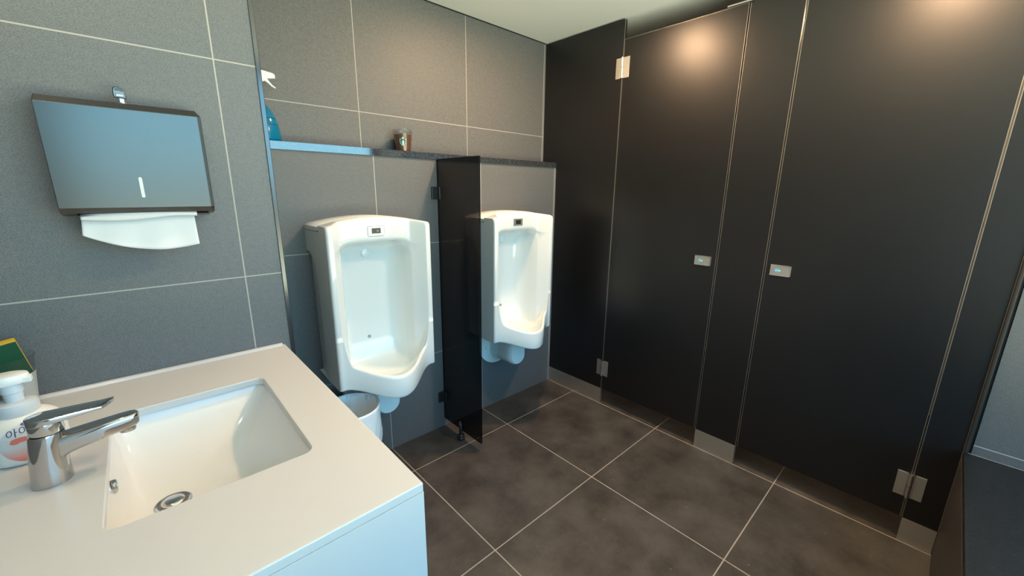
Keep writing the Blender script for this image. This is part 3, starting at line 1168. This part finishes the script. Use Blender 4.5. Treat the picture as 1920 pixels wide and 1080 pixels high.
# collar, stem, pump head
bm = bmesh.new()
lathe(bm, [(.0265, ZT + .084), (.0285, ZT + .0855), (.0290, ZT + .102), (.0270, ZT + .1085), (.0210, ZT + .1115), (.0150, ZT + .1120)], SBX, SBY, 40)
mesh_obj('collar', bm, M['grey_plastic'], sb, smooth=True, shade_angle=40)
bm = bmesh.new()
lathe(bm, [(.0125, ZT + .1120), (.0128, ZT + .1280), (.0150, ZT + .1295), (.0155, ZT + .1470)], SBX, SBY, 32)
mesh_obj('pump_stem', bm, M['grey_plastic'], sb, smooth=True, shade_angle=40)
bm = bmesh.new()
hd_ = []
for z, k in ((ZT + .1460, .93), (ZT + .1485, 1.0), (ZT + .1580, 1.0), (ZT + .1620, .95), (ZT + .1635, .8)):
    hd_.append(circ(SBX - .003, SBY + .002, z, .0285 * k, .0215 * k, 40))
loft(bm, hd_)
hh = mesh_obj('pump_head', bm, M['white_plastic'], sb, smooth=True, shade_angle=40)
bm = bmesh.new()
box(bm, SBX + .017, SBX + .0285, SBY - .012, SBY + .004, ZT + .1455, ZT + .1560)
mesh_obj('pump_clip', bm, M['white_plastic'], hh, bevel=.0015)

# ------------------------------------------------------------------ clear cup with sponge
CCX, CCY = -.4340, -.4120
cc = thing('plastic_cup', 'clear plastic cup holding a sponge behind the soap bottle', 'cup', (CCX, CCY, ZT))
bm = bmesh.new()
lathe(bm, [(.0300, ZT + .0008), (.0310, ZT + .002), (.0440, ZT + .128), (.0460, ZT + .1285), (.0462, ZT + .131), (.0440, ZT + .1315)], CCX, CCY, 48, cap1=False)
mesh_obj('cup_wall', bm, M['clear_plastic'], cc, smooth=True, shade_angle=40)
m, nt, b = principled('cup_print', (.70, .74, .72), .4, 0, .5, **{'Alpha': .55})
M['cup_print'] = m
bm = bmesh.new()
loft(bm, [[(CCX + (r_ + .0006) * math.cos(a), CCY + (r_ + .0006) * math.sin(a), ZT + z_) for a in [math.radians(-70 + 6 * i) for i in range(19)]] for r_, z_ in ((.0325, .016), (.0402, .091))], False, False, False)
mesh_obj('cup_print', bm, M['cup_print'], cc, smooth=True)

sp_ = thing('sponge', 'yellow and green scouring sponge sticking out of the clear cup', 'sponge', (CCX, CCY, ZT + .03))
rot = Matrix.Translation((CCX - .001, CCY - .010, ZT + .165)) @ Matrix.Rotation(math.radians(9), 4, 'Z') @ Matrix.Rotation(math.radians(-9), 4, 'Y') @ Matrix.Rotation(math.radians(7), 4, 'X')
bm = B(-.026, .026, -.007, .018, -.082, .0)
bm.transform(rot)
mesh_obj('foam', bm, M['foam'], sp_, bevel=.002)
bm = B(-.026, .026, -.0130, -.0072, -.082, -.0008)
bm.transform(rot)
mesh_obj('scourer', bm, M['scourer'], sp_, bevel=.001)

# ------------------------------------------------------------------ spray bottle on the shelf
BX, BY, BZ = .2360, .052, 1.4955
sy = thing('spray_bottle', 'blue spray bottle with white trigger on the shelf by the corner trim', 'spray bottle', (BX, BY, BZ))
bm = bmesh.new()
lathe(bm, [(.052, .0005), (.058, .004), (.0595, .012), (.0585, .03), (.054, .06), (.0475, .085), (.040, .105), (.031, .118), (.021, .127), (.0150, .134), (.0145, .150)], 0, 0, 40, 1, .78)
bm.transform(Matrix.Translation((BX, BY, BZ)))
sbody = mesh_obj('bottle', bm, M['blue_plastic'], sy, smooth=True, shade_angle=50)
bm = bmesh.new()
for z, r in ((.060, .0542), (.082, .0488)):
    loft(bm, [circ(BX, BY, BZ + z + d_, (r + e_), (r + e_) * .78, 40) for d_, e_ in ((-.0018, -.0006), (0, .0006), (.0018, -.0012))], False, False)
mesh_obj('bottle_ring', bm, M['blue_band'], sbody, smooth=True)
bm = bmesh.new()
lathe(bm, [(.0165, BZ + .145), (.0175, BZ + .147), (.0170, BZ + .190), (.0130, BZ + .205)], BX, BY, 28)
mesh_obj('collar', bm, M['white_plastic'], sy, smooth=True, shade_angle=40)
bm = bmesh.new()
hp = [(-.022, .2060), (.010, .2060), (.022, .2130), (.034, .2235), (.060, .2270), (.060, .2410), (.052, .2450), (.020, .2495), (-.024, .2480), (-.030, .2300)]
prism(bm, [(BX + a, BY - .010, BZ + c_) for a, c_ in hp], (0, .020, 0))
th_ = mesh_obj('trigger_head', bm, M['white_plastic'], sy, bevel=.002)
bm = bmesh.new()
tp = [(.020, .2260), (.034, .2235), (.041, .2130), (.050, .2030), (.0605, .1960), (.058, .1925), (.046, .1985), (.036, .2075), (.026, .2140)]
prism(bm, [(BX + a, BY - .006, BZ + c_) for a, c_ in tp], (0, .012, 0))
mesh_obj('trigger', bm, M['white_plastic'], sy, bevel=.0015)

# ------------------------------------------------------------------ coffee cup on the shelf
KX, KY, KZ = .820, .058, 1.4955
cp = thing('takeaway_cup', 'clear takeaway cup with brown drink and green emblem on the shelf', 'cup', (KX, KY, KZ))
bm = bmesh.new()
lathe(bm, [(.0336, KZ + .0008), (.0430, KZ + .082), (.0450, KZ + .0835), (.0450, KZ + .0875), (.0440, KZ + .089), (.0440, KZ + .0995)], KX, KY, 48, cap0=False, cap1=False)
cw = mesh_obj('cup_wall', bm, M['cup_plastic'], cp, smooth=True, shade_angle=40)
bm = bmesh.new()
lathe(bm, [(.0330, KZ + .0010), (.0412, KZ + .076)], KX, KY, 40)
mesh_obj('drink', bm, M['cup_brown'], cp, smooth=True, shade_angle=40)
M['emblem_green'], _, _ = principled('emblem_green', (.035, .12, .10), .4)
M['emblem_white'], _, _ = principled('emblem_white', (.62, .74, .66), .4)


def kwrap(u, v, off):
    r = .034 + (.043 - .034) * (v - .003) / .079 + off
    a = math.radians(-118) + u / .039
    return (KX + r * math.cos(a), KY + r * math.sin(a), KZ + v)


def kpoly(bm, pts, off):
    bm.faces.new([bm.verts.new(kwrap(a, c_, off)) for a, c_ in pts])


def kdisc(bm, cu, cv, ru, rv, off, n=24):
    c0 = bm.verts.new(kwrap(cu, cv, off))
    ps = [[bm.verts.new(kwrap(cu + ru * k * math.cos(2 * PI * i / n), cv + rv * k * math.sin(2 * PI * i / n), off)) for i in range(n)] for k in (.5, 1)]
    for i in range(n):
        j = (i + 1) % n
        bm.faces.new((c0, ps[0][i], ps[0][j]))
        bm.faces.new((ps[0][i], ps[1][i], ps[1][j], ps[0][j]))


bm = bmesh.new()
kdisc(bm, 0, .044, .0165, .0195, .0004)
em = mesh_obj('emblem', bm, M['emblem_green'], cw)
bm = bmesh.new()
for cu, cv, ru, rv in ((0, .0625, .0018, .002), (-.0035, .0585, .002, .0022), (.0035, .0585, .002, .0022), (0, .0575, .0022, .0025), (0, .0395, .0042, .010), (0, .0300, .0022, .006),
                       (-.0125, .0535, .0022, .0026), (.0125, .0535, .0022, .0026), (-.0115, .0365, .0024, .0024), (.0115, .0365, .0024, .0024), (-.0138, .0450, .0012, .005), (.0138, .0450, .0012, .005), (-.0065, .0300, .0022, .0022), (.0065, .0300, .0022, .0022)):
    kdisc(bm, cu, cv, ru, rv, .0009, 14)
mesh_obj('emblem_mark', bm, M['emblem_white'], em)

# ------------------------------------------------------------------ waste bin
NX, NY, NZ = .3665, -.232, .45
wb = thing('waste_bin', 'round pale blue waste bin lined with a wrinkled bag under the near urinal', 'waste bin', (NX, NY, 0))
bm = bmesh.new()
lathe(bm, [(.088, .0005), (.092, .004), (.109, NZ - .004), (.106, NZ - .004), (.089, .010)], NX, NY, 48)
mesh_obj('bin_body', bm, M['bin'], wb, smooth=True, shade_angle=40)
bm = bmesh.new()
rnd = random.Random(9)
nn = 96
ph = [rnd.uniform(0, 6.28) for _ in range(12)]


def wr(a, z, amp):
    return 1.3 * amp * (math.sin(a * 9 + ph[0] + z * 30) + .7 * math.sin(a * 17 + ph[1] - z * 55) + .5 * math.sin(a * 31 + ph[2] + z * 90)) / 2.2


rows = []
for (r, z, amp) in ((0.1120, NZ - .17, .0030), (0.1130, NZ - .15, .0035), (0.1135, NZ - .12, .0040), (0.1135, NZ - .09, .0035), (0.1135, NZ - .06, .0030), (0.1130, NZ - .035, .0020), (0.1140, NZ - .018, .0012), (0.1150, NZ - .006, .0006), (0.1133, NZ + .0015, .0004), (0.1100, NZ + .0015, .0004), (0.1060, NZ - .004, .0010),
                    (0.1040, NZ - .02, .0018), (0.1015, NZ - .06, .0030), (0.0975, NZ - .12, .0035), (0.0925, NZ - .20, .0035), (0.0855, NZ - .30, .0030), (0.0795, .020, .001)):
    rows.append([(NX + (r + wr(2 * PI * i / nn, z, amp)) * math.cos(2 * PI * i / nn), NY + (r + wr(2 * PI * i / nn, z, amp)) * math.sin(2 * PI * i / nn), z) for i in range(nn)])
loft(bm, rows, False, True)
mesh_obj('bin_liner', bm, M['bag'], wb, smooth=True, shade_angle=180)
